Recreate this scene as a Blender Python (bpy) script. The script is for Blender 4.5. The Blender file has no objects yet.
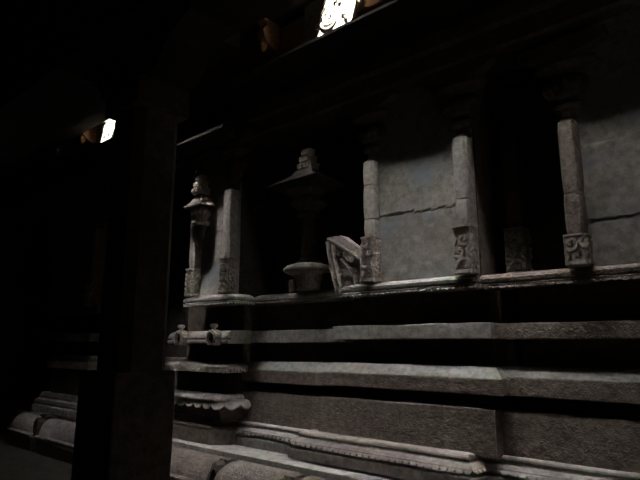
import bpy, bmesh, math, random
from mathutils import Vector, noise, Matrix
random.seed(7)
C = bpy.context.scene.collection
PI = math.pi

# ------------------------------------------------------------------ materials
def stone(name, col, col2, bump=0.5, dist=.014, grain=70.0, rough=0.9, spots=None):
    m = bpy.data.materials.new(name); m.use_nodes = True
    nt = m.node_tree; N = nt.nodes; L = nt.links
    b = N['Principled BSDF']; b.inputs['Roughness'].default_value = rough
    b.inputs['Specular IOR Level'].default_value = 0.25
    tc = N.new('ShaderNodeTexCoord')
    n1 = N.new('ShaderNodeTexNoise'); n1.inputs['Scale'].default_value = 3.2; n1.inputs['Detail'].default_value = 8; n1.inputs['Roughness'].default_value = .65
    n2 = N.new('ShaderNodeTexNoise'); n2.inputs['Scale'].default_value = grain; n2.inputs['Detail'].default_value = 4
    n3 = N.new('ShaderNodeTexNoise'); n3.inputs['Scale'].default_value = 17; n3.inputs['Detail'].default_value = 6; n3.inputs['Roughness'].default_value = .7
    for n in (n1, n2, n3): L.new(tc.outputs['Object'], n.inputs['Vector'])
    r1 = N.new('ShaderNodeValToRGB'); r1.color_ramp.elements[0].position = .35; r1.color_ramp.elements[1].position = .68
    r1.color_ramp.elements[0].color = (*col2, 1); r1.color_ramp.elements[1].color = (*col, 1)
    L.new(n1.outputs['Fac'], r1.inputs['Fac'])
    mx = N.new('ShaderNodeMix'); mx.data_type = 'RGBA'; mx.blend_type = 'MULTIPLY'; mx.inputs['Factor'].default_value = .75
    r2 = N.new('ShaderNodeValToRGB'); r2.color_ramp.elements[0].position = .32; r2.color_ramp.elements[1].position = .62
    r2.color_ramp.elements[0].color = (.42, .40, .38, 1); r2.color_ramp.elements[1].color = (1.12, 1.12, 1.12, 1)
    L.new(n3.outputs['Fac'], r2.inputs['Fac'])
    L.new(r1.outputs['Color'], mx.inputs['A']); L.new(r2.outputs['Color'], mx.inputs['B'])
    out = mx.outputs['Result']
    if spots:   # dark blue-grey mineral staining with a shape of its own
        n4 = N.new('ShaderNodeTexNoise'); n4.inputs['Scale'].default_value = 2.1; n4.inputs['Detail'].default_value = 5
        L.new(tc.outputs['Object'], n4.inputs['Vector'])
        r4 = N.new('ShaderNodeValToRGB'); r4.color_ramp.elements[0].position = .52; r4.color_ramp.elements[1].position = .66
        L.new(n4.outputs['Fac'], r4.inputs['Fac'])
        m4 = N.new('ShaderNodeMix'); m4.data_type = 'RGBA'
        L.new(r4.outputs['Color'], m4.inputs['Factor']); L.new(out, m4.inputs['A']); m4.inputs['B'].default_value = (*spots, 1)
        out = m4.outputs['Result']
    L.new(out, b.inputs['Base Color'])
    add = N.new('ShaderNodeMath'); add.operation = 'MULTIPLY_ADD'; add.inputs[1].default_value = .45
    L.new(n2.outputs['Fac'], add.inputs[0]); L.new(n3.outputs['Fac'], add.inputs[2])
    bp = N.new('ShaderNodeBump'); bp.inputs['Strength'].default_value = bump; bp.inputs['Distance'].default_value = dist
    L.new(add.outputs[0], bp.inputs['Height']); L.new(bp.outputs['Normal'], b.inputs['Normal'])
    return m

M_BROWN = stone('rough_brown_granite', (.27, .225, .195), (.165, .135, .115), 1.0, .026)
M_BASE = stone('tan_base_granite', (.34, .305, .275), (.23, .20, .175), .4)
M_SLOPE = stone('smooth_worn_lit_granite', (.29, .28, .265), (.22, .21, .195), .2)  # smooth worn stone; brighter top light also put into its paler tone
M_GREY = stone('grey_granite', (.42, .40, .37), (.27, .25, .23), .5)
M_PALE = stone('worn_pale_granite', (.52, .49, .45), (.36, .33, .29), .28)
M_PANEL = stone('smooth_panel_granite', (.36, .34, .305), (.25, .23, .205), .22, grain=90, spots=(.22, .24, .26))
M_CARVE = stone('carved_granite', (.50, .46, .41), (.32, .28, .24), .35)
M_RED = stone('reddish_granite', (.60, .35, .20), (.42, .24, .13), .4)  # reddish stone, brightened in colour to carry warm bounce off the sunlit block
M_DARK = stone('dark_shaded_granite', (.17, .14, .115), (.10, .08, .065), .5)  # dark stone; on capitals, cores and recess parts its tone stands for shade
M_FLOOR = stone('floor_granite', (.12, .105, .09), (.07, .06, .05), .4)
M_SHADE = stone('shade_black_granite', (.06, .05, .042), (.03, .026, .022), .5)  # near-black stone; shade under eave, roof and recesses put into its colour

# ------------------------------------------------------------------ helpers
def wob(v, a=.004, s=3.0):
    n = noise.noise_vector(Vector(v) * s)
    n2 = noise.noise_vector(Vector(v) * s * 5 + Vector((9, 3, 5)))
    return Vector(v) + Vector(n) * a * .45 + Vector(n2) * a * .45

def link(name, bm, mat, parent=None, origin=None, smooth=False):
    bmesh.ops.recalc_face_normals(bm, faces=bm.faces[:])
    if origin is None and parent is not None: origin = Vector(parent.location)
    org = Vector(origin) if origin is not None else Vector((0, 0, 0))
    for v in bm.verts: v.co -= org
    me = bpy.data.meshes.new(name); bm.to_mesh(me); bm.free()
    if smooth:
        for p in me.polygons: p.use_smooth = True
    me.materials.append(mat)
    o = bpy.data.objects.new(name, me); C.objects.link(o)
    if parent is not None: o.parent = parent
    else: o.location = org
    return o

def tag(o, label, cat, group=None):
    o['label'] = label; o['category'] = cat
    if group: o['group'] = group
    return o
def thing(name, label, cat, loc):
    o = bpy.data.objects.new(name, None); C.objects.link(o); o.location = loc; o.empty_display_size = .1
    return tag(o, label, cat)
def structure(name, bm, mat):
    o = link(name, bm, mat); o['kind'] = 'structure'; return o

def box(bm, x0, x1, y0, y1, z0, z1, seg=0, amp=0.0, bev=0.0):
    r = bmesh.ops.create_cube(bm, size=1)
    vs = r['verts']
    for v in vs:
        v.co = Vector(((x0 + x1) / 2 + v.co.x * (x1 - x0), (y0 + y1) / 2 + v.co.y * (y1 - y0), (z0 + z1) / 2 + v.co.z * (z1 - z0)))
    es = list({e for v in vs for e in v.link_edges})
    if bev > 0:
        r = bmesh.ops.bevel(bm, geom=es, offset=bev, segments=2, affect='EDGES', profile=.6)
        vs = list({v for f in r['faces'] for v in f.verts} | {v for v in vs if v.is_valid})
    if seg:
        es = [e for e in {e for v in vs if v.is_valid for e in v.link_edges}]
        long = [e for e in es if e.calc_length() > seg]
        if long:
            r = bmesh.ops.subdivide_edges(bm, edges=long, cuts=max(1, int(max(e.calc_length() for e in long) / seg)), use_grid_fill=True)
            vs = [g for g in r['geom'] if isinstance(g, bmesh.types.BMVert)] + [v for v in vs if v.is_valid]
    if amp:
        for v in set(vs):
            if v.is_valid: v.co = wob(v.co, amp)

def path_u(xl, xr, yf, yb, chl=0.0, chr_=0.0, step=.12, left=True, right=True):
    """plan outline of a bay: list of (x, y, ox, oy); o = mitre direction"""
    t = math.tan(PI / 8)
    P = []
    def seg(a, b, na, nb):
        d = math.dist(a[:2], b[:2]); n = max(1, int(d / step))
        for i in range(1, n):
            f = i / n
            P.append((a[0] + (b[0] - a[0]) * f, a[1] + (b[1] - a[1]) * f, *nb))
    if left:
        P.append((xl - chl, yb, -1, 0))
        if chl: P.append((xl - chl, yf + chl, -1, -t)); P.append((xl, yf, -t, -1))
        else: P.append((xl, yf, -1, -1))
    else: P.append((xl, yf, 0, -1))
    seg((xl, yf), (xr, yf), None, (0, -1))
    if right:
        if chr_: P.append((xr, yf, t, -1)); P.append((xr + chr_, yf + chr_, 1, -t))
        else: P.append((xr, yf, 1, -1))
        c = (xr + chr_, yf + chr_)
        seg(c, (c[0], yb), None, (1, 0))
        P.append((xr + chr_, yb, 1, 0))
    else: P.append((xr, yf, 0, -1))
    if not left: P.insert(0, (xl, yb, 0, 0))
    if not right: P.append((xr, yb, 0, 0))
    return P

def loft(bm, path, prof, amp=.004):
    """prof: (offset outwards, z) from bottom to top; closed solid"""
    rings = []
    for (o, z) in prof:
        ring = []
        for (x, y, ox, oy) in path:
            p = Vector((x + ox * o, y + oy * o, z))
            ring.append(bm.verts.new(wob(p, amp)))
        rings.append(ring)
    n = len(path)
    for a, b in zip(rings[:-1], rings[1:]):
        for i in range(n):
            j = (i + 1) % n
            bm.faces.new((a[i], a[j], b[j], b[i]))
    bm.faces.new(rings[0][::-1]); bm.faces.new(rings[-1])

def rnd(pts, r=.008):
    """chip the sharp outer edges of a profile"""
    out = [pts[0]]
    for a, b, c in zip(pts[:-2], pts[1:-1], pts[2:]):
        va = Vector(a) - Vector(b); vc = Vector(c) - Vector(b)
        ra = min(r, va.length * .4); rc = min(r, vc.length * .4)
        if va.length < 1e-5 or vc.length < 1e-5: out.append(b); continue
        p = Vector(b) + va.normalized() * ra; q = Vector(b) + vc.normalized() * rc
        m = (p + q) / 2 * .5 + Vector(b) * .5
        out += [tuple(p), tuple(m), tuple(q)]
    return out + [pts[-1]]
def arc(cx, cz, rx, rz, a0, a1, n=7):
    return [(cx + rx * math.cos(math.radians(a0 + (a1 - a0) * i / n)), cz + rz * math.sin(math.radians(a0 + (a1 - a0) * i / n))) for i in range(n + 1)]

def along(path, off):
    """front and side run of a path as points with outward normals"""
    out = []
    pts = [(Vector((x + ox * off, y + oy * off))) for (x, y, ox, oy) in path if (ox, oy) != (0, 0)]
    return pts
def teeth(bm, path, off, z, pitch, r, h, proj=.02, flare=.8):
    """row of little rounded drops hanging at height z along the moulding"""
    pts = along(path, off)
    carry = pitch * .5
    for a, b in zip(pts[:-1], pts[1:]):
        d = b - a; L_ = d.length
        if L_ < 1e-4: continue
        u = d / L_; nrm = Vector((u.y, -u.x))
        s = carry
        while s < L_:
            c = a + u * s
            k = 8; fr = []; bk = []
            w = random.uniform(.86, 1.08)
            for i in range(k + 1):
                an = PI + PI * i / k
                q = c + u * (math.cos(an) * r * w); zz = z + math.sin(an) * h * w
                pj = proj + flare * r * abs(math.sin(an)) * w
                fr.append(bm.verts.new((q.x + nrm.x * pj, q.y + nrm.y * pj, zz)))
                bk.append(bm.verts.new((q.x - nrm.x * .03, q.y - nrm.y * .03, zz)))
            bm.faces.new(fr); bm.faces.new(bk[::-1])
            for i in range(k + 1):
                j = (i + 1) % (k + 1)
                bm.faces.new((fr[i], fr[j], bk[j], bk[i]))
            s += pitch
        carry = s - L_

def lathe(bm, cx, cy, prof, n=32, rib=0, ribamp=0.0, zr=None, sx=1.0, sy=1.0, amp=.002):
    rings = []
    for (r, z) in prof:
        ring = []
        for i in range(n):
            a = 2 * PI * i / n
            rr = r
            if rib and (zr is None or zr[0] <= z <= zr[1]): rr = r * (1 + ribamp * (abs(math.cos(a * rib / 2)) - .5))
            ring.append(bm.verts.new(wob((cx + rr * math.cos(a) * sx, cy + rr * math.sin(a) * sy, z), amp)))
        rings.append(ring)
    for a, b in zip(rings[:-1], rings[1:]):
        for i in range(n):
            j = (i + 1) % n
            bm.faces.new((a[i], a[j], b[j], b[i]))
    bm.faces.new(rings[0][::-1]); bm.faces.new(rings[-1])

def relief(bm, o, u, v, n, w, h, hf, thick, nu, nv, outline=None):
    """carved slab: grid w x h raised by hf(s,t) along n, with a solid back; outline(t)->(s0,s1) bends its sides"""
    o, u, v, n = Vector(o), Vector(u), Vector(v), Vector(n)
    F = []; B = []
    for j in range(nv + 1):
        t = j / nv; s0, s1 = outline(t) if outline else (0, 1)
        rf = []; rb = []
        for i in range(nu + 1):
            f = i / nu; s = s0 + (s1 - s0) * f
            p = o + u * (s * w) + v * (t * h)
            edge = 0 if i in (0, nu) or j in (0, nv) else 1
            rf.append(bm.verts.new(wob(p + n * (hf(s * w, t * h) * edge), .002, 6)))
            rb.append(bm.verts.new(p - n * thick))
        F.append(rf); B.append(rb)
    for j in range(nv):
        for i in range(nu):
            bm.faces.new((F[j][i], F[j][i + 1], F[j + 1][i + 1], F[j + 1][i]))
            bm.faces.new((B[j][i], B[j + 1][i], B[j + 1][i + 1], B[j][i + 1]))
        bm.faces.new((F[j][0], F[j + 1][0], B[j + 1][0], B[j][0])); bm.faces.new((F[j][nu], B[j][nu], B[j + 1][nu], F[j + 1][nu]))
    for i in range(nu):
        bm.faces.new((F[0][i], B[0][i], B[0][i + 1], F[0][i + 1])); bm.faces.new((F[nv][i], F[nv][i + 1], B[nv][i + 1], B[nv][i]))

def spiral(cx, cy, r, turns, a0=0, sgn=1, n=14):
    return [(cx + r * (1 - .8 * i / n) * math.cos(a0 + sgn * turns * 2 * PI * i / n), cy + r * (1 - .8 * i / n) * math.sin(a0 + sgn * turns * 2 * PI * i / n)) for i in range(n + 1)]
def strokes(ls, depth):
    """height function: rounded ridges following polylines [(points, radius)]"""
    segs = []
    for pts, r in ls:
        for a, b in zip(pts[:-1], pts[1:]): segs.append((Vector(a), Vector(b), r))
    def hf(s, t):
        p = Vector((s, t)); best = 0
        for a, b, r in segs:
            if abs(p.x - a.x) > r + .12 or abs(p.y - a.y) > r + .12: continue
            ab = b - a; L2 = ab.length_squared
            f = 0 if L2 == 0 else max(0, min(1, (p - a).dot(ab) / L2))
            d = (p - (a + ab * f)).length / r
            if d < 1: best = max(best, min(1, 1.5 * math.sqrt(1 - d * d)))
        return best * depth
    return hf

def scroll_set(w, h, seed, r=.010):
    """foliate scrolls stacked up a block with a rim line at top and foot"""
    rn = random.Random(seed); ls = []
    z = h * .12; k = 0; R = w * .36
    while z + R < h * .92:
        cx = w * (.36 if k % 2 else .64)
        ls.append((spiral(cx, z + R * .6, R, 1.0, rn.uniform(0, 6), 1 if k % 2 else -1), r))
        ls.append(([(w * (.9 if k % 2 else .1), z), (w * (.78 if k % 2 else .22), z + R * .7), (w * (.93 if k % 2 else .07), z + R * 1.3)], r * .9))
        z += R * 1.9; k += 1
    ls.append(([(0.01, h * .05), (w - .01, h * .05)], r * 1.3)); ls.append(([(0.01, h * .97), (w - .01, h * .97)], r * 1.1))
    return ls

# ================================================================== THE SETTING
Y_REC = 4.78        # back of the recesses between the shrine bays
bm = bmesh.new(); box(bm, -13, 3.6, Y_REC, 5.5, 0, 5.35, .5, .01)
structure('wall_shrine', bm, M_SHADE)
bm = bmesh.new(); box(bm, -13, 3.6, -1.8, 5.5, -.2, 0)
structure('floor', bm, M_SHADE)
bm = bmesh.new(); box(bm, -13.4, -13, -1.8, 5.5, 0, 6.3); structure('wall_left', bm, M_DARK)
bm = bmesh.new(); box(bm, -13, 3.6, -2.2, -1.8, 0, 4.6); structure('wall_back', bm, M_DARK)
bm = bmesh.new()    # right end of the corridor, with an opening added for the warm fill lamp
box(bm, 3.6, 4.0, 2.6, 5.5, 0, 6.3); box(bm, 3.6, 4.0, -1.8, .4, 0, 6.3); box(bm, 3.6, 4.0, .4, 2.6, 2.6, 6.3)
structure('wall_right', bm, M_DARK)
bm = bmesh.new()    # corridor roof and shrine roof slab, with unseen light-blocking pieces added between
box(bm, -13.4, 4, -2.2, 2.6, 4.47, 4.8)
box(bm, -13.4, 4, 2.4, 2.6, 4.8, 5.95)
box(bm, -13.4, 4, 2.4, 3.77, 5.95, 6.05)  # cover closing the shaft, added to keep the sun out
box(bm, -13.4, 4, 3.71, 3.77, 5.50, 5.95)  # shaft wall added to stop sun bouncing in off the slab
box(bm, -13.4, -4.55, 3.37, 3.77, 5.0, 5.36)  # lip added to keep lamp light off the cornice and upper moulding
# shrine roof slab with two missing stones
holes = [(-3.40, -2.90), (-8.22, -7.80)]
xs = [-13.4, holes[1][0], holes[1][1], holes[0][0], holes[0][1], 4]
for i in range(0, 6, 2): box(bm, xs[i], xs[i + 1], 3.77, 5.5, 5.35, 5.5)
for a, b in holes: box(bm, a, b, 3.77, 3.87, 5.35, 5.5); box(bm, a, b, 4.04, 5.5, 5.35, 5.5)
structure('ceiling_and_blockers', bm, M_SHADE)

# ---- solid cores of the projecting bays (structure), dark recess grooves between courses show them
def core(n, xl, xr, y, z0, z1, mat=M_DARK):
    bm = bmesh.new(); box(bm, xl, xr, y, Y_REC + .02, z0, z1, .3, .006)
    return structure(n, bm, mat)
core('wall_core_1', -3.46, -1.97, 4.50, .3, 2.10)
core('wall_core_2', -1.75, 3.3, 4.58, .3, 2.10)
core('wall_core_3', -5.1, -3.4, 4.62, .3, 2.10)
core('wall_core_4', -6.1, -4.98, 4.32, .3, 2.10)
core('wall_core_5', -10.2, -8.1, 4.32, .3, 2.10)
core('wall_core_6', -8.2, -6.0, 4.62, .3, 2.10, M_SHADE)

# niche walls (smooth slabs between the pilasters) - one crack runs across the first
def niche(n, xl, xr, yp, z0, z1, yb=None, crack=None, mat=M_PANEL):
    bm = bmesh.new()
    yb = yb or yp + .08
    nx = max(8, int((xr - xl) / .025)); nz = int((z1 - z0) / .02)
    F = []
    for j in range(nz + 1):
        row = []
        for i in range(nx + 1):
            x = xl + (xr - xl) * i / nx; z = z0 + (z1 - z0) * j / nz
            y = yp + .006 * noise.noise(Vector((x * 3, z * 3, 1))) + .003 * noise.noise(Vector((x * 14, z * 14, 4)))
            if crack:
                zc = crack(x) + .018 * noise.noise(Vector((x * 7, 0, 2))) + .012 * noise.noise(Vector((x * 31, 0, 7)))
                d = z - zc
                if abs(d) < .06 and abs(d) < .018: z = zc + (.004 if d > 0 else -.004) * (1 if abs(d) > .008 else .3)
                if abs(d) < .0042: y += .012
                if 0 < d < .6: y -= .004
            row.append(bm.verts.new((x, y, z)))
        F.append(row)
    for j in range(nz):
        for i in range(nx): bm.faces.new((F[j][i], F[j][i + 1], F[j + 1][i + 1], F[j + 1][i]))
    Bk = [bm.verts.new(p) for p in ((xl, yb, z0), (xr, yb, z0), (xr, yb, z1), (xl, yb, z1))]
    bm.faces.new(Bk[::-1])
    bm.faces.new([F[0][i] for i in range(nx, -1, -1)] + [Bk[0], Bk[1]])
    bm.faces.new([F[nz][i] for i in range(nx + 1)] + [Bk[2], Bk[3]])
    bm.faces.new([F[j][0] for j in range(nz + 1)] + [Bk[3], Bk[0]])
    bm.faces.new([F[j][nx] for j in range(nz, -1, -1)] + [Bk[1], Bk[2]])
    return bm
core('wall_side_1', -3.08, -1.985, 4.39, 2.10, 4.3)
core('wall_side_2', -1.20, .42, 4.41, 2.10, 4.3)
core('wall_side_3', -5.66, -4.90, 4.17, 2.06, 4.3, M_SHADE)
core('wall_side_4', -10.0, -8.2, 4.17, 2.06, 4.3)
structure('wall_niche_1', niche(0, -3.09, -2.0, 4.32, 2.10, 4.3, crack=lambda x: 2.805 + (-2.13 - x) * -.005 + .0 * x + (.028 if x < -2.6 else 0)), M_PANEL)
structure('wall_niche_2', niche(0, -1.21, .40, 4.34, 2.10, 4.3, crack=lambda x: 2.50 + .10 * (x + 1.2) * .3), M_PANEL)
structure('wall_niche_3', niche(0, -5.64, -4.91, 4.10, 2.06, 4.3, crack=lambda x: 2.95 + (x + 5.2) * .05), M_PANEL)
structure('wall_niche_4', niche(0, -10.0, -8.2, 4.10, 2.06, 4.3), M_PANEL)

# ================================================================== MOULDING COURSES
def course(name, label, cat, args, prof, mat, amp=.004, loc=None):
    path = path_u(*args[:4], **(args[4] if len(args) > 4 else {}))
    bm = bmesh.new(); loft(bm, path, prof, amp)
    xl, xr, yf, yb = args[:4]
    o = link(name, bm, mat, origin=((xl + xr) / 2, yf, prof[0][1]))
    tag(o, label, cat); return o, path
def worn_lit_top(o, path, z0, z1, d):  # smooth sloping strip, paler than its course to carry the top light
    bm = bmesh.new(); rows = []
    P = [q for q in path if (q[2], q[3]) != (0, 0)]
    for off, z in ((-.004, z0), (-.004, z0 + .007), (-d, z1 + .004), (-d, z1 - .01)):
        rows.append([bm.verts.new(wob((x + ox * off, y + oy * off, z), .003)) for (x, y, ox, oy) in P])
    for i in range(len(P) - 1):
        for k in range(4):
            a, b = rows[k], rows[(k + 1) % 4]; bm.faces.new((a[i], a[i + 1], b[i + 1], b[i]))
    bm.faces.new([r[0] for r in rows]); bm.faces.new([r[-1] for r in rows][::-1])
    c = link('sloping_top', bm, M_SLOPE, parent=o); c['label'] = 'smoother worn sloping top, paled for the light it catches'
def add_teeth(o, path, name, off, z, pitch, r, h, mat, proj=.02):
    bm = bmesh.new(); teeth(bm, path, off, z, pitch, r, h, proj, .25 if name == 'fringe' else .8)
    c = link(name, bm, mat, parent=o); c.location = (0, 0, 0); return c

YB = Y_REC + .02
T_ = dict
def ledge_prof(z):   # shelf under a niche: rounded fringe roll, groove, sloping slab
    return rnd([(-.12, z + .004), (-.06, z + .004), (-.05, z + .012), (0, z + .014), (.004, z + .030), (-.02, z + .034), (-.02, z + .044), (.0, z + .048), (.003, z + .078), (-.02, z + .10), (-.11, z + .128), (-.16, z + .128)], .004)
# --- broad middle bay
o, p = course('niche_ledge', 'worn grey ledge with a fringed lip under the brightest, cracked wall panel', 'ledge', (-3.40, -1.95, 4.225, 4.505), ledge_prof(2.055), M_GREY)
add_teeth(o, p, 'fringe', .0, 2.072, .046, .021, .022, M_GREY, .004)
course('square_band', 'narrow square grey stone band running below the shelf of the brightest panel', 'moulding', (-3.53, -1.87, 4.245, 4.505),
       rnd([(-.2, 1.633), (0, 1.633), (0, 1.767), (-.2, 1.767)], .008), M_GREY, .005)
o, p = course('chamfered_course', 'thick brown course with brightly lit sloping top, longest one facing the viewer', 'moulding', (-3.64, -1.78, 4.20, 4.505),
       rnd([(-.2, 1.193), (0, 1.193), (0, 1.315), (-.085, 1.408), (-.3, 1.412)], .006), M_BROWN, .003)
worn_lit_top(o, p, 1.315, 1.408, .085)
course('wall_block', 'large rough brown stone block above the scalloped base in the middle', 'stone block', (-3.69, -1.86, 4.20, 4.505),
       rnd([(-.1, .72), (0, .72), (0, 1.085), (-.2, 1.088)], .010), M_BROWN, .007)
o, p = course('scalloped_base', 'pale base moulding with scalloped drops, in front of the other base courses', 'base moulding', (-3.90, -1.98, 4.03, 4.505),
       rnd([(-.1, .50), (.02, .50), (.02, .588), (.005, .597), (-.06, .599), (-.06, .638), (.0, .642), (-.002, .654), (-.030, .678), (-.050, .684), (-.06, .702), (-.05, .712), (-.055, .73), (-.075, .742), (-.2, .745)], .004), M_BASE, .003)
add_teeth(o, p, 'scallop_row', -.004, .646, .068, .034, .027, M_BASE, .004)
# --- right bay (slightly set back)
B0 = T_(left=False, right=False)
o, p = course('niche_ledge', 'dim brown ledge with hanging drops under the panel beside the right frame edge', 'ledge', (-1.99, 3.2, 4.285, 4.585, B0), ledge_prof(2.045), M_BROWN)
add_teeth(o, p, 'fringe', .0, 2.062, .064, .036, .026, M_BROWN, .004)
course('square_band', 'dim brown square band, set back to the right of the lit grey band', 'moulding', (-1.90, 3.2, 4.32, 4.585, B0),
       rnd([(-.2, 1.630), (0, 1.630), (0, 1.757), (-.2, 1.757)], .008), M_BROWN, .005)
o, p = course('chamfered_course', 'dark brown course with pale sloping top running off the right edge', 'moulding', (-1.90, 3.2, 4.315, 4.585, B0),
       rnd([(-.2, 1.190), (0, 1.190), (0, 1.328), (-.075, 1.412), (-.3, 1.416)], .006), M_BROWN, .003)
worn_lit_top(o, p, 1.328, 1.412, .075)
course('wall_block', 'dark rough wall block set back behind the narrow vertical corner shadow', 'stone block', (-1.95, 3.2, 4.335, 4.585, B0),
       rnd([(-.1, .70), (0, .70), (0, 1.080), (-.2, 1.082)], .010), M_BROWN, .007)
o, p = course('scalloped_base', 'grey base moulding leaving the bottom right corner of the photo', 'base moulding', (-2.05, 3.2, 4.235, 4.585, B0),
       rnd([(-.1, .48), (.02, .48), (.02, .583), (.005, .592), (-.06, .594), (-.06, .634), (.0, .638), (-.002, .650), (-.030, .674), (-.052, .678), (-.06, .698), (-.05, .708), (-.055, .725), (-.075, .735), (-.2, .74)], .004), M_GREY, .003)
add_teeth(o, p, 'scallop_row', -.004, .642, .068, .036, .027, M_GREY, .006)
# --- recessed bay left of the middle one
R1 = T_(left=False, right=False)
course('niche_ledge', 'thin dark ledge in the shadowy recess beneath the stone pot', 'ledge', (-4.98, -3.45, 4.40, 4.625, R1), ledge_prof(2.045), M_GREY)
course('square_band', 'short dark grey band in the recess, left of the longer square band', 'moulding', (-4.93, -3.50, 4.40, 4.625, R1),
       rnd([(-.2, 1.603), (0, 1.603), (0, 1.744), (-.2, 1.744)], .008), M_GREY, .005)
o, p = course('chamfered_course', 'set back grey course with sloping top between fluted roll and long course', 'moulding', (-4.98, -3.60, 4.30, 4.625, T_(left=True, right=False)),
       rnd([(-.2, 1.165), (0, 1.165), (0, 1.297), (-.08, 1.392), (-.3, 1.396)], .006), M_BROWN, .003)
worn_lit_top(o, p, 1.297, 1.392, .08)
course('wall_block', 'grey brown wall block in the recess, left of the large rough block', 'stone block', (-5.02, -3.66, 4.30, 4.625, R1),
       rnd([(-.1, .70), (0, .70), (0, 1.060), (-.2, 1.062)], .010), M_BROWN, .007)
o, p = course('scalloped_base', 'low receding base moulding with bead row between corner block and front base', 'base moulding', (-5.10, -3.75, 4.20, 4.625, R1),
       rnd([(-.1, .45), (.02, .45), (.02, .573), (.005, .582), (-.06, .584), (-.06, .624), (.0, .628), (-.002, .640), (-.030, .664), (-.052, .668), (-.06, .688), (-.05, .698), (-.055, .715), (-.075, .725), (-.2, .73)], .004), M_GREY, .003)
add_teeth(o, p, 'bead_row', -.004, .632, .064, .028, .028, M_GREY, .006)
# --- corner shrine bay (left of centre), turned and leafy courses
o, p = course('niche_ledge', 'fringed shelf beneath the narrow niche beside the near pillar', 'ledge', (-5.72, -4.86, 3.97, 4.325, T_(chr_=.05)), ledge_prof(2.045), M_GREY)
add_teeth(o, p, 'fringe', .0, 2.062, .040, .017, .022, M_GREY, .004)
kp, p = course('roll_cornice', 'rolled grey cornice stone carrying two round carved gable ornaments', 'cornice', (-6.02, -4.84, 3.98, 4.325, T_(right=False)),
       rnd([(-.2, 1.592), (.0, 1.592), (.012, 1.61), (.008, 1.632), (-.03, 1.637), (-.03, 1.652)] + arc(-.07, 1.655, .075, .085, 0, 88, 7) + [(-.2, 1.742)], .003), M_GREY, .003)
o, p = course('leafy_roll', 'bulging grey roll carved with short drooping leaves, left of the recess', 'moulding', (-6.02, -4.99, 4.02, 4.325, T_(chr_=.05)),
       rnd([(-.15, 1.262), (-.02, 1.262)], .002)[:1] + [(-.02, 1.262)] + arc(-.02, 1.318, .08, .052, -10, 88, 9) + [(-.2, 1.372)], M_GREY, .003)
add_teeth(o, p, 'leaf_tips', .048, 1.312, .046, .019, .042, M_GREY, .016)
o, p = course('cushion_roll', 'fluffy looking rounded cushion course above the wavy petals', 'moulding', (-6.02, -5.03, 4.02, 4.325, T_(chr_=.04)),
       [(-.15, .93)] + arc(-.02, .975, .10, .050, -85, 88, 9) + [(-.2, 1.026)], M_GREY, .006)
o, p = course('petal_course', 'flaring lotus petal course with wavy scalloped rim above the corner block', 'moulding', (-6.02, -5.00, 4.04, 4.325, T_(chr_=.12)),
       [(-.2, .745), (-.02, .745), (.0, .775), (.03, .82), (.055, .862), (.075, .882), (.078, .895), (.06, .905), (.03, .912), (-.2, .925)], M_DARK, .003)
# wavy petals
bm = bmesh.new()
def petals(bm, path, off, z, pitch, rise, drop):
    pts = along(path, off); acc = 0; last = None; cols = []
    for a, b in zip(pts[:-1], pts[1:]):
        d = b - a; n = max(1, int(d.length / .012)); u = d.normalized(); nr = Vector((u.y, -u.x))
        for i in range(n):
            c = a + d * (i / n); s = acc + d.length * i / n
            ph = (s / pitch) % 1; w = abs(math.sin(PI * ph))
            cols.append((c, nr, w))
        acc += d.length
    cols.append((pts[-1], nr, 0))
    prev = None
    for c, nr, w in cols:
        zz = z - drop * w ** .7
        ins = [(-.10, z + .045), (-.03, z + .04), (.012, z + .022), (.03 + .02 * w, zz + .006), (.026 + .02 * w, zz - .006), (-.01, zz - .002), (-.10, zz)]
        row = [bm.verts.new((c.x + nr.x * q, c.y + nr.y * q, h)) for q, h in ins]
        if prev:
            for i in range(len(row)):
                j = (i + 1) % len(row); bm.faces.new((prev[i], row[i], row[j], prev[j]))
        else: bm.faces.new(row)
        prev = row
    bm.faces.new(prev[::-1])
petals(bm, p, .05, .925, .165, .03, .055)
c = link('petal_rim', bm, M_GREY, parent=o)
bm = bmesh.new(); teeth(bm, p, -.0, .752, .019, .011, .018, .014)
link('bead_row', bm, M_GREY, parent=o)
# the dark octagonal neck between cushion and leafy roll
course('neck_course', 'dark recessed neck between the cushion roll and the leafy roll', 'moulding', (-6.0, -5.06, 4.12, 4.325, T_(chr_=.10)),
       [(-.1, 1.02), (0, 1.022), (-.005, 1.266), (-.1, 1.266)], M_SHADE, .003)
course('corner_block', 'plain brown block with slanting corner under the wavy petals, nearest the pillar', 'stone block', (-6.1, -5.07, 3.96, 4.325, T_(chr_=.16)),
       rnd([(-.1, .482), (0, .482), (.0, .64), (-.012, .652), (.002, .662), (-.01, .685), (-.04, .70), (-.06, .748), (-.2, .75)], .004), M_BROWN, .004)
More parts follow.
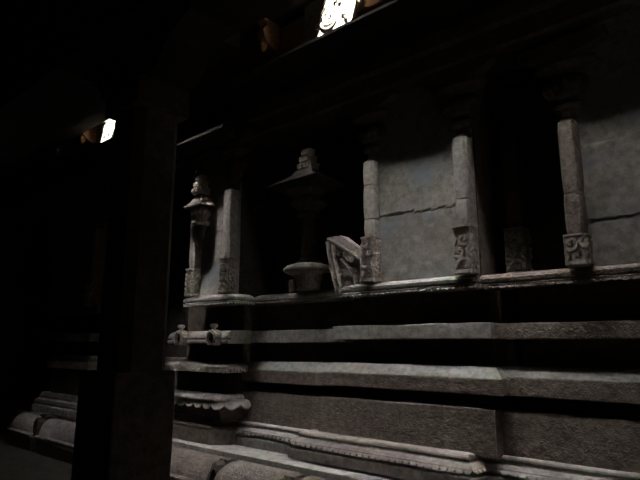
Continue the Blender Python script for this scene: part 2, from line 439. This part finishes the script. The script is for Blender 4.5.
# --- far shrine bay
FB = T_(chr_=.10)
course('square_band', 'faint far band just beyond the near pillar, lowest light at left', 'moulding', (-10.0, -8.2, 4.02, 4.325),
       rnd([(-.2, 1.62), (0, 1.62), (0, 1.75), (-.2, 1.75)], .008), M_GREY, .004)
course('chamfered_course', 'faint far course with sloping top, left of the near pillar', 'moulding', (-9.55, -8.1, 3.98, 4.325),
       rnd([(-.2, 1.20), (0, 1.20), (0, 1.315), (-.085, 1.40), (-.3, 1.404)], .006), M_GREY, .004)
course('wall_block', 'dim far wall block left of the near pillar', 'stone block', (-9.42, -8.1, 4.03, 4.325),
       rnd([(-.1, .80), (0, .80), (0, 1.13), (-.2, 1.132)], .008), M_BROWN, .004)
course('stepped_base', 'far stepped base slabs left of the near pillar', 'base moulding', (-9.75, -8.1, 3.92, 4.325, FB),
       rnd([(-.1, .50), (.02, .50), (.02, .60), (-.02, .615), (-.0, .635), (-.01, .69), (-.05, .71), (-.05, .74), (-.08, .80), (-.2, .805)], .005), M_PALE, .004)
# --- hidden link behind the near pillar
course('wall_block', 'shadowy wall glimpsed in the narrow gap behind the near pillar', 'stone block', (-8.3, -5.9, 4.35, 4.625, R1), rnd([(-.1, .5), (0, .5), (0, 1.4), (-.2, 1.4)], .01), M_DARK, .004)

# ================================================================== BOTTOM PLATFORM AND ROLLS
course('platform_slab', 'flat pale top slab of the platform below all base mouldings', 'platform', (-12.9, 3.4, 3.87, YB, B0),
       rnd([(-.1, .02), (0, .02), (0, .474), (-.3, .48)], .006), M_GREY, .002)
def roll(label, xl, xr, yb, yf, z0=.0, zt=.425, mat=M_GREY, rim=False):
    bm = bmesh.new()
    d = yb - yf
    prof = [(0, z0), (d, z0), (d, z0 + .16), (d - .02, z0 + .17), (d - .02, z0 + .19), (d + .02, z0 + .20), (d + .03, z0 + .235), (d - .02, z0 + .245)]
    cz = z0 + .245; R = zt - cz
    prof += [(d - .035 - (d - .09) * (1 - math.cos(a)), cz + R * math.sin(a)) for a in [PI / 2 * i / 8 for i in range(9)]]
    prof += [(0, zt)]
    n = max(2, int((xr - xl) / .1)); rows = []
    for i in range(n + 1):
        x = xl + (xr - xl) * i / n
        rows.append([bm.verts.new(wob((x, yb - o, z), .004)) for o, z in prof])
    for a, b in zip(rows[:-1], rows[1:]):
        for i in range(len(prof)):
            j = (i + 1) % len(prof); bm.faces.new((a[i], b[i], b[j], a[j]))
    bm.faces.new(rows[0][::-1]); bm.faces.new(rows[-1])
    o = link('roll_moulding', bm, mat, origin=((xl + xr) / 2, yf, z0)); tag(o, label, 'roll moulding'); return o
YR = 3.865
roll('big half round roll at the foot of the corner shrine, ending in a dark notch', -6.4, -4.60, YR, 3.52, mat=M_BROWN)
roll('tan half round roll stone between two dark notches at the bottom', -4.46, -3.62, YR, 3.50, mat=M_BROWN)
roll('broken roll stone at the very bottom, under the front scalloped base', -3.47, 3.2, YR, 3.46, mat=M_BROWN)
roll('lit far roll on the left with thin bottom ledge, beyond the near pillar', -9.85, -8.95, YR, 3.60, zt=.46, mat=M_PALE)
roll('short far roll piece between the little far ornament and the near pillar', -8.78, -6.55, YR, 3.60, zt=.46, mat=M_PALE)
# horseshoe ornaments on the rolls
def horseshoe(label, x, y, z, w, h, dpt, mat=M_DARK, finial=True, yb=None):
    """arched gable ornament: an outer ring with a carved disc inside and a knob on top"""
    t = thing('gable_ornament', label, 'ornament', (x, y, z))
    bm = bmesh.new()
    n = 28; Ro = w / 2; Ri = w * .35; cz = z + h * .42
    def pt(a, r, yy, k=1.0): return (x + r * math.cos(a), yy, cz + r * math.sin(a) * k)
    out = []
    for i in range(n + 1):
        a = math.radians(-60 + 300 * i / n)
        bump = 1 + .07 * math.sin(i * 2.4)
        out.append((bm.verts.new(pt(a, Ro * bump, y, h / w)), bm.verts.new(pt(a, Ri, y - .012, h / w)), bm.verts.new(pt(a, Ri * .95, y + dpt, h / w)), bm.verts.new(pt(a, Ro * bump, y + dpt, h / w))))
    for p_, q_ in zip(out[:-1], out[1:]):
        for i in range(4):
            j = (i + 1) % 4; bm.faces.new((p_[i], q_[i], q_[j], p_[j]))
    bm.faces.new(out[0]); bm.faces.new(out[-1][::-1])
    link('arch', bm, mat, parent=t)
    bm = bmesh.new()
    S = []
    for k in range(6):
        a = 2 * PI * k / 6
        S.append((spiral(Ri + Ri * .55 * math.cos(a), Ri + Ri * .55 * math.sin(a), Ri * .30, 1, a), w * .045))
    relief(bm, (x - Ri, y + dpt * .45, cz - Ri), (1, 0, 0), (0, 0, 1), (0, -1, 0), Ri * 2, Ri * 2 * h / w, strokes(S, .016), dpt * .5, 20, 20)
    link('rosette', bm, M_DARK, parent=t)
    if finial:
        bm = bmesh.new(); z1 = cz + Ro * h / w * .9
        lathe(bm, x, y + dpt * .45, [(.022, z1 - .01), (.024, z1 + .03), (.044, z1 + .04), (.048, z1 + .06), (.040, z1 + .075), (.02, z1 + .08)], 12)
        link('knob', bm, mat, parent=t)
    return t
horseshoe('carved round gable ornament with knob on the rolled cornice, beside its end', -5.06, 3.90, 1.572, .19, .195, .095, M_CARVE)
horseshoe('matching gable ornament on the rolled cornice, the one closer to the near pillar', -5.70, 3.90, 1.572, .19, .195, .095, M_CARVE)
horseshoe('tiny dark arched ornament standing between the two far rolls at left', -8.865, 3.62, .20, .20, .30, .22, M_DARK)
horseshoe('dark arched notch ornament closing the end of the big roll', -4.53, 3.60, .08, .17, .38, .24, M_DARK, False)
horseshoe('half hidden dark arch at bottom between tan roll and broken roll', -3.545, 3.52, .10, .17, .36, .28, M_DARK, False)

# ================================================================== PILASTERS
def capital_parts(t, x, y, z0, w, mat, yb):
    """rings, bulbous cushion, abacus and corbel above a pilaster shaft; y is its front"""
    cy = yb
    def lathe(*a, **k): globals()['lathe'](*a, sy=.55, **k)
    bm = bmesh.new(); lathe(bm, x, cy, [(w * .50, z0), (w * .62, z0 + .02), (w * .62, z0 + .04), (w * .48, z0 + .06), (w * .50, z0 + .10), (w * .85, z0 + .13), (w * .95, z0 + .16), (w * .6, z0 + .19), (w * .55, z0 + .22)], 24, amp=.002)
    link('neck_rings', bm, mat, parent=t, smooth=False)
    bm = bmesh.new(); lathe(bm, x, cy, [(w * .55, z0 + .22), (w * 1.1, z0 + .25), (w * 1.42, z0 + .31), (w * 1.40, z0 + .35), (w * 1.0, z0 + .40), (w * .7, z0 + .42)], 32, 16, .10)
    link('cushion', bm, mat, parent=t)
    bm = bmesh.new(); lathe(bm, x, cy, [(w * .7, z0 + .42), (w * 1.5, z0 + .47), (w * 1.85, z0 + .49), (w * 1.85, z0 + .53), (w * 1.2, z0 + .535)], 28)
    link('abacus', bm, mat, parent=t)
    bm = bmesh.new()
    L_ = w * 2.6
    pts = [(-L_, z0 + .68), (-L_, z0 + .62), (-L_ * .6, z0 + .56), (-w * .8, z0 + .535), (w * .8, z0 + .535), (L_ * .6, z0 + .56), (L_, z0 + .62), (L_, z0 + .68)]
    f = [bm.verts.new((x + a, y - .0, b)) for a, b in pts]; g = [bm.verts.new((x + a, yb, b)) for a, b in pts]
    bm.faces.new(f); bm.faces.new(g[::-1])
    for i in range(8): j = (i + 1) % 8; bm.faces.new((f[i], g[i], g[j], f[j]))
    link('corbel', bm, mat, parent=t)

def pilaster(label, xl, xr, yf, yb, z0, zb, zt, mat, seed, blk=.02, sidecarve=True, fluted=0, broken=None, caps=True, capmat=None):
    xc = (xl + xr) / 2
    t = thing('pilaster', label, 'pilaster', (xc, yf, z0))
    # carved base block
    w = xr - xl + blk; h = zb - z0
    bm = bmesh.new()
    relief(bm, (xl - blk, yf - .004, z0), (1, 0, 0), (0, 0, 1), (0, -1, 0), w, h, strokes(scroll_set(w, h, seed, .015), .024), .03, int(w / .006), int(h / .006))
    if sidecarve:
        wd = yb - yf
        relief(bm, (xr - .0, yf, z0), (0, 1, 0), (0, 0, 1), (1, 0, 0), wd, h, strokes(scroll_set(wd, h, seed + 5, .014), .018), .02, max(4, int(wd / .008)), int(h / .008))
    box(bm, xl - blk + .003, xr - .002, yf + .01, yb, z0, zb)
    link('carved_base', bm, M_CARVE, parent=t)
    # shaft: chamfered corners, sometimes fluted, joints cut across
    bm = bmesh.new(); ch = .018
    pl = [(xl, yb), (xl, yf + ch), (xl + ch, yf)]
    if fluted:
        for k in range(fluted):
            a = xl + ch + (xr - xl - 2 * ch) * (k + .5) / fluted; d = (xr - xl - 2 * ch) / fluted * .32
            pl += [(a - d, yf), (a, yf + .012), (a + d, yf)]
    pl += [(xr - ch, yf), (xr, yf + ch), (xr, yb)]
    zs = []; z = zb
    joints = broken or []
    levels = [zb] + joints + [zt]
    for a, b in zip(levels[:-1], levels[1:]):
        n = max(2, int((b - a) / .08)); rows = []
        for i in range(n + 1):
            zz = a + .004 + (b - a - .008) * i / n
            sh = .006 if i in (0, n) else 0
            rows.append([bm.verts.new(wob((px + (sh if px < xc else -sh), py + (sh if py < yb else 0), zz), .003)) for px, py in pl])
        for p_, q_ in zip(rows[:-1], rows[1:]):
            for i in range(len(pl)):
                j = (i + 1) % len(pl); bm.faces.new((p_[i], p_[j], q_[j], q_[i]))
        bm.faces.new(rows[0][::-1]); bm.faces.new(rows[-1])
    link('shaft', bm, mat, parent=t)
    if caps: capital_parts(t, xc, yf, zt, xr - xl, capmat or M_DARK, yb)
    return t
ZN = 2.172
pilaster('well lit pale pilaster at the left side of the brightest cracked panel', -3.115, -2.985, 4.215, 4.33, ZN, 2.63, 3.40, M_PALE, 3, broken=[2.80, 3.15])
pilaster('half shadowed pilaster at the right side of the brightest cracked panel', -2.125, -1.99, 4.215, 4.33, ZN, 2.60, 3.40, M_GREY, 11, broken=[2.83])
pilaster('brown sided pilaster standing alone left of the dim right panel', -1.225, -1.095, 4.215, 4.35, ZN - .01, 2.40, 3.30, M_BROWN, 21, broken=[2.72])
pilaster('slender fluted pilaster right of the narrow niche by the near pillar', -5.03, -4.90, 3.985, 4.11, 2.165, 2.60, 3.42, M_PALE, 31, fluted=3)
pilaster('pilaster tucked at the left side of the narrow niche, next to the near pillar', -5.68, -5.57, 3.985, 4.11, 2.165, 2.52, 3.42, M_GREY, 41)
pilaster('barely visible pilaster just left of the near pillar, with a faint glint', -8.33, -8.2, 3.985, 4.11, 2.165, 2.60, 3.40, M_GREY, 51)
# plain pilasters in the dark recess between the two right panels
pilaster('dark plain pilaster in the black recess right of the cracked panel', -1.84, -1.70, 4.62, 4.80, 2.165, 2.6, 3.55, M_DARK, 61, caps=True)

# ================================================================== POT AND CANOPY NICHES
t = thing('pot_column', 'round stone pot column with lit ribbed shoulder standing in the dark recess', 'column', (-3.95, 4.50, 2.165))
bm = bmesh.new(); cx, cy = -4.05, 4.45
lathe(bm, cx, cy, [(.12, 2.165), (.15, 2.175), (.13, 2.20), (.14, 2.26), (.18, 2.34), (.265, 2.372), (.285, 2.395), (.28, 2.415), (.245, 2.445), (.16, 2.470), (.10, 2.478)], 72, 24, .05, (2.2, 2.46), 1, .98)
link('pot', bm, M_PALE, parent=t)
bm = bmesh.new(); box(bm, cx - .32, cx - .2, 4.45, 4.60, 2.165, 2.32, .05, .01, .02); box(bm, cx + .2, cx + .32, 4.45, 4.6, 2.165, 2.35, .05, .01, .02)
link('leaf_supports', bm, M_DARK, parent=t)
bm = bmesh.new(); lathe(bm, cx, cy, [(.16, 2.475), (.13, 2.50), (.10, 2.53), (.09, 2.60), (.085, 2.95), (.09, 3.0)], 12)
link('shaft', bm, M_DARK, parent=t)
bm = bmesh.new(); lathe(bm, cx, cy, [(.09, 3.0), (.13, 3.02), (.13, 3.05), (.10, 3.07), (.16, 3.12), (.21, 3.16), (.20, 3.20), (.13, 3.24), (.26, 3.30), (.27, 3.33), (.2, 3.34)], 36, 18, .06)
link('capital', bm, M_DARK, parent=t)
def canopy(t, cx, cy, w, z, s, mat, omat):
    bm = bmesh.new()
    # curved eave: square plan, concave slope
    prof = [(w, z), (w * 1.02, z + .015), (w * .86, z + .045), (w * .62, z + .085), (w * .42, z + .14), (w * .32, z + .19)]
    rings = []
    for r, zz in prof:
        ring = []
        for k in range(32):
            a = 2 * PI * k / 32; q = 1 / max(abs(math.cos(a)), abs(math.sin(a))); q = 1 + (q - 1) * .8
            ring.append(bm.verts.new(wob((cx + r * q * math.cos(a), cy + r * q * math.sin(a) * .8, zz + (.02 * (q - 1) if r > w * .8 else 0)), .003)))
        rings.append(ring)
    for a, b in zip(rings[:-1], rings[1:]):
        for i in range(32): j = (i + 1) % 32; bm.faces.new((a[i], a[j], b[j], b[i]))
    bm.faces.new(rings[0][::-1]); bm.faces.new(rings[-1])
    link('canopy', bm, mat, parent=t)
    bm = bmesh.new(); zb = z + .18
    for k in range(3):   # stepped crowning ornament with knobs
        ww = s * (1 - .2 * k); hh = s * .45
        relief(bm, (cx - ww / 2, cy - ww * .4, zb + k * hh), (1, 0, 0), (0, 0, 1), (0, -1, 0), ww, hh, strokes([(spiral(ww * f, hh * .5, hh * .33, 1.1, 1 + k), .012) for f in (.2, .5, .8)], .03), ww * .7, 24, 10)
        bmesh.ops.create_cube(bm, size=1, matrix=Matrix.Translation((cx, cy - ww * .05, zb + k * hh + hh * .92)) @ Matrix.Diagonal((ww * 1.08, ww * .82, hh * .16, 1)))
    link('crown', bm, omat, parent=t)
canopy(t, cx + .15, cy - .17, .38, 3.30, .19, M_SHADE, M_CARVE)

t = thing('bracket_column', 'hanging turned bracket with lit stepped crown above the narrow niche', 'bracket', (-5.44, 4.09, 2.70))
cx, cy = -5.47, 3.99
bm = bmesh.new(); lathe(bm, cx, cy, [(.010, 2.72), (.022, 2.76), (.045, 2.86), (.06, 2.95), (.07, 3.0), (.07, 3.04)], 20); link('shadow_cone', bm, M_DARK, parent=t)  # solid dark cone put in where the capital's tapering shadow falls
bm = bmesh.new(); lathe(bm, cx, cy, [(.08, 3.04), (.11, 3.06), (.11, 3.09), (.085, 3.11), (.10, 3.15), (.125, 3.19), (.12, 3.225), (.09, 3.25), (.09, 3.30)], 32, 16, .07); link('bulb', bm, M_CARVE, parent=t)
canopy(t, cx, cy, .18, 3.26, .18, M_DARK, M_CARVE)
bm = bmesh.new(); box(bm, cx - .07, cx + .07, cy + .05, 4.12, 3.05, 3.5); link('wall_bracket', bm, M_DARK, parent=t)

# leaning carved relief beside the pot
bm = bmesh.new(); W_, H_ = .44, .60
def outl(t_):
    left = .0 + .30 * max(0, (1 - t_)) ** 1.2 if t_ < .75 else .0 + .30 * (.25) ** 1.2
    right = 1.0 if t_ < .72 else 1.0 - 1.9 * (t_ - .72) ** .9 * .9
    left = .02 + .34 * (1 - t_) ** 1.3
    return (left, max(right, left + .12))
ls = [([(.16, .0), (.12, .12), (.07, .28), (.045, .42), (.03, .57)], .012),
      ([(.05, .57), (.14, .53), (.25, .46), (.36, .40), (.43, .34)], .013),
      ([(.22, .02), (.18, .14), (.16, .26), (.12, .38), (.11, .50)], .009),
      ([(.22, .03), (.30, .10), (.34, .02)], .012), ([(.40, .05), (.38, .16), (.30, .26), (.22, .34)], .014),
      (spiral(.33, .345, .045, 1.4, 1), .008), (spiral(.24, .20, .045, 1.3, 3, -1), .008), (spiral(.34, .20, .05, 1.3, 0), .008),
      (spiral(.17, .42, .03, 1.1, 2), .007), (spiral(.27, .40, .03, 1.1, 4), .007), (spiral(.15, .17, .028, 1.2, 4), .007), (spiral(.29, .09, .03, 1.2, 4), .007)]
relief(bm, (-3.66, 4.30, 2.10), (1, 0, 0), (0, 0, 1), (0, -1, 0), W_, H_, strokes(ls, .05), .12, 70, 96, outl)
o = link('relief_carving', bm, M_CARVE, origin=(-3.4, 4.3, 2.10)); tag(o, 'carved scrollwork relief slab leaning between the stone pot and the pale pilaster', 'carving')

# ================================================================== ENTABLATURE
def beam(name, label, cat, x0, x1, prof, mat, seg=.15, amp=.005):
    bm = bmesh.new(); n = int((x1 - x0) / seg); rows = []
    for i in range(n + 1):
        x = x0 + (x1 - x0) * i / n
        rows.append([bm.verts.new(wob((x, y, z), amp)) for y, z in prof])
    for a, b in zip(rows[:-1], rows[1:]):
        for i in range(len(prof)): j = (i + 1) % len(prof); bm.faces.new((a[i], b[i], b[j], a[j]))
    bm.faces.new(rows[0][::-1]); bm.faces.new(rows[-1])
    o = link(name, bm, mat, origin=((x0 + x1) / 2, prof[0][0], prof[0][1])); return tag(o, label, cat)
beam('architrave', 'dark lintel beam resting on the wall pilaster capitals below the eave', 'beam', -12.9, 3.4,
     [(4.22, 4.08), (4.18, 4.10), (4.18, 4.26), (4.12, 4.28), (4.12, 4.42), (4.18, 4.46), (4.18, 4.56), (4.78, 4.56), (4.78, 4.08)], M_DARK)
beam('shading_cornice', 'projecting cornice added to shade the narrow niche by the near pillar', 'cornice', -6.05, -4.78,  # added so the upper part of the niche falls in shade
     [(4.17, 4.02), (4.0, 4.03), (3.80, 4.06), (3.74, 4.08), (3.74, 4.12), (3.80, 4.17), (3.95, 4.26), (4.0, 4.40), (4.17, 4.40)], M_SHADE)
beam('shading_cornice', 'far cornice added to shade the panel left of the near pillar', 'cornice', -10.3, -8.0,  # added like the near one, drawn further out to shade the far panel
     [(4.17, 4.02), (4.0, 4.03), (3.72, 4.06), (3.60, 4.08), (3.60, 4.12), (3.72, 4.17), (3.95, 4.26), (4.0, 4.40), (4.17, 4.40)], M_SHADE)
beam('eave', 'long dark sloping stone eave whose edge cuts off the sunlit carving', 'eave', -12.9, 3.4,
     [(4.20, 4.56), (4.12, 4.64), (4.02, 4.72), (3.905, 4.745), (3.90, 4.775), (3.93, 4.79), (4.0, 4.81), (4.04, 4.82), (4.78, 4.82), (4.78, 4.56)], M_SHADE)
beam('upper_moulding', 'ridged reddish moulding running above the eave to both sides of the sunlit carving', 'moulding', -12.9, 3.4,
     [(4.10, 4.825), (4.06, 4.84), (4.06, 4.875), (4.10, 4.885), (4.10, 4.91), (4.05, 4.92), (4.05, 4.955), (4.12, 4.965), (4.16, 5.0), (4.16, 5.34), (4.78, 5.34), (4.78, 4.825)], M_RED)
def frieze_block(label, x0, x1, seed, z0=4.825, z1=5.34, y=4.03):
    bm = bmesh.new(); w = x1 - x0; h = z1 - z0
    ls = []
    cx, cz = w * .52, h * .42
    for R in (.17, .11, .06): ls.append((spiral(cx, cz, min(R, w * .42), 1.2, seed, 1, 22), .011))
    rn = random.Random(seed)
    for k in range(16):
        a = rn.uniform(0, 6.3); ls.append((spiral(rn.uniform(.05, w - .05), rn.uniform(.05, h - .05), .03, 1.1, a, rn.choice((-1, 1)), 10), .008))
    relief(bm, (x0, y, z0), (1, 0, 0), (0, 0, 1), (0, -1, 0), w, h, strokes(ls, .010), .14, int(w / .008), int(h / .008))
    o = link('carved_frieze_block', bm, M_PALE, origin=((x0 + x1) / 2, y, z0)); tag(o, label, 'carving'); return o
frieze_block('glaring sunlit carved block above the eave at the top of the photo', -3.75, -3.02, 2)
frieze_block('small far sunlit carved block above the eave beside the near pillar', -8.36, -7.86, 5)
def bracket(label, x, z=5.0, mat=M_RED, w=.12, yf=3.86, ztop=5.34):
    t = thing('roof_bracket', label, 'bracket', (x, 4.1, z))
    bm = bmesh.new()
    pts = [(4.12, z - .04), (4.0, z), (yf + .02, z + .10), (yf, z + .18), (yf + .06, z + .28), (yf - .02, ztop), (4.12, ztop)]
    f = [bm.verts.new(wob((x - w / 2, a, b), .004)) for a, b in pts]; g = [bm.verts.new(wob((x + w / 2, a, b), .004)) for a, b in pts]
    bm.faces.new(f); bm.faces.new(g[::-1])
    for i in range(7): j = (i + 1) % 7; bm.faces.new((f[i], g[i], g[j], f[j]))
    link('bracket_arm', bm, mat, parent=t)
    bm = bmesh.new(); lathe(bm, x, yf + .06, [(.01, z - .06), (.03, z - .03), (.045, z + .02), (.03, z + .07), (.02, z + .1)], 14); link('bud', bm, mat, parent=t)
    return t
bracket('small orange lit bracket up in the dark, left of the glaring block', -4.30)
bracket('tiny far orange lit bracket left of the small sunlit block', -8.80)
bracket('faint grey far bracket, leftmost of those catching light', -9.75, mat=M_GREY)

# ================================================================== FREE-STANDING PILLARS AND BEAM
def pillar(label, x0, x1, y0, y1, mat=M_DARK):
    xc, yc = (x0 + x1) / 2, (y0 + y1) / 2
    t = thing('stone_pillar', label, 'pillar', (xc, yc, 0))
    bm = bmesh.new(); box(bm, x0 - .05, x1 + .03, y0 - .05, y1 + .02, 0, 1.45, .2, .006, .012); link('square_base', bm, mat, parent=t)
    bm = bmesh.new(); ch = .05; pl = [(x0, y0 + ch), (x0 + ch, y0), (x1 - ch, y0), (x1, y0 + ch), (x1, y1 - ch), (x1 - ch, y1), (x0 + ch, y1), (x0, y1 - ch)]
    rows = [[bm.verts.new(wob((a, b, z), .004)) for a, b in pl] for z in [1.45 + (2.95 - 1.45) * i / 14 for i in range(15)]]
    for p_, q_ in zip(rows[:-1], rows[1:]):
        for i in range(8): j = (i + 1) % 8; bm.faces.new((p_[i], p_[j], q_[j], q_[i]))
    bm.faces.new(rows[0][::-1]); bm.faces.new(rows[-1]); link('shaft', bm, mat, parent=t)
    bm = bmesh.new(); box(bm, x0 - .03, x1 + .03, y0 - .03, y1 + .03, 2.95, 3.12, .2, .005, .012); link('upper_block', bm, mat, parent=t)
    bm = bmesh.new(); pts = [(-.62, 3.42), (-.62, 3.36), (-.42, 3.28), (-.30, 3.12), (.30, 3.12), (.42, 3.28), (.62, 3.36), (.62, 3.42)]
    f = [bm.verts.new((xc + a, y0, b)) for a, b in pts]; g = [bm.verts.new((xc + a, y1, b)) for a, b in pts]
    bm.faces.new(f); bm.faces.new(g[::-1])
    for i in range(8): j = (i + 1) % 8; bm.faces.new((f[i], g[i], g[j], f[j]))
    link('corbel', bm, M_SHADE, parent=t)
    return t
pillar('big near square pillar in shadow, standing in front of the wall at left', -3.0, -2.68, 1.50, 1.79)
pillar('black near pillar edge showing at the upper right of the photo', -.19, .12, 1.50, 1.79)
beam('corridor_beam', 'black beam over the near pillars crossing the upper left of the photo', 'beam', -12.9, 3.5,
     [(1.36, 3.43), (1.90, 3.43), (1.90, 3.72), (1.96, 3.74), (1.96, 4.47), (1.32, 4.47), (1.32, 3.74), (1.36, 3.72)], M_SHADE)

# ================================================================== LIGHT
def area(name, loc, sx, sy, power, col=(1, .985, .965), rot=(0, 0, 0), spread=180):
    l = bpy.data.lights.new(name, 'AREA'); l.shape = 'RECTANGLE'; l.size = sx; l.size_y = sy; l.energy = power; l.color = col; l.spread = math.radians(spread)
    o = bpy.data.objects.new(name, l); o.location = loc; o.rotation_euler = rot; C.objects.link(o); return o
# lamps added under the closed roof shaft, standing in for daylight from above
area('added_daylight_middle', (-2.6, 3.605, 5.88), 2.1, .07, 28, (1, .985, .965), (math.radians(8), 0, 0), 60)
area('added_daylight_corner', (-5.45, 3.02, 5.88), .9, .08, 22, (1, .985, .965), (math.radians(12), 0, 0), 60)
area('added_daylight_far', (-8.7, 3.26, 5.88), .8, .08, 3, (1, .985, .965), (math.radians(7), 0, 0), 34)
area('added_daylight_right', (-.8, 3.60, 5.88), .7, .07, 13, (1, .985, .965), (math.radians(8), 0, 0), 80)  # extra lamp added to brighten the right bay
# dim warm fill lamp added in the opening at the corridor's right end
area('warm_fill', (3.75, 1.5, 1.4), 2.0, 2.4, 1.7, (1, .72, .48), (0, PI / 2, 0))
s = bpy.data.lights.new('sun', 'SUN'); s.energy = 220; s.angle = math.radians(.6); s.color = (1, .95, .86)
so = bpy.data.objects.new('sun', s); C.objects.link(so)
so.rotation_euler = Vector((-.30, .20, -1)).to_track_quat('-Z', 'Y').to_euler()
w = bpy.data.worlds.new('world'); bpy.context.scene.world = w; w.use_nodes = True
w.node_tree.nodes['Background'].inputs['Color'].default_value = (.5, .6, .8, 1); w.node_tree.nodes['Background'].inputs['Strength'].default_value = .02

# ================================================================== CAMERA
cam = bpy.data.cameras.new('camera'); co = bpy.data.objects.new('camera', cam); C.objects.link(co)
F = 540.0; pitch = math.atan(103 / F); th = math.atan(630 * math.cos(pitch) / F)
cam.sensor_width = 36; cam.lens = F / 640 * 36; cam.clip_start = .02
d = Vector((-math.cos(th) * math.cos(pitch), math.sin(th) * math.cos(pitch), math.sin(pitch)))
co.location = (0, 0, 1.6); co.rotation_euler = d.to_track_quat('-Z', 'Y').to_euler()
sc = bpy.context.scene; sc.camera = co
sc.view_settings.view_transform = 'Standard'; sc.view_settings.look = 'None'; sc.view_settings.exposure = 0; sc.view_settings.gamma = 1; sc.view_settings.use_curve_mapping = False
sc.cycles.use_denoising = True
sc.cycles.diffuse_bounces = 5; sc.cycles.max_bounces = 8; sc.cycles.sample_clamp_indirect = 4
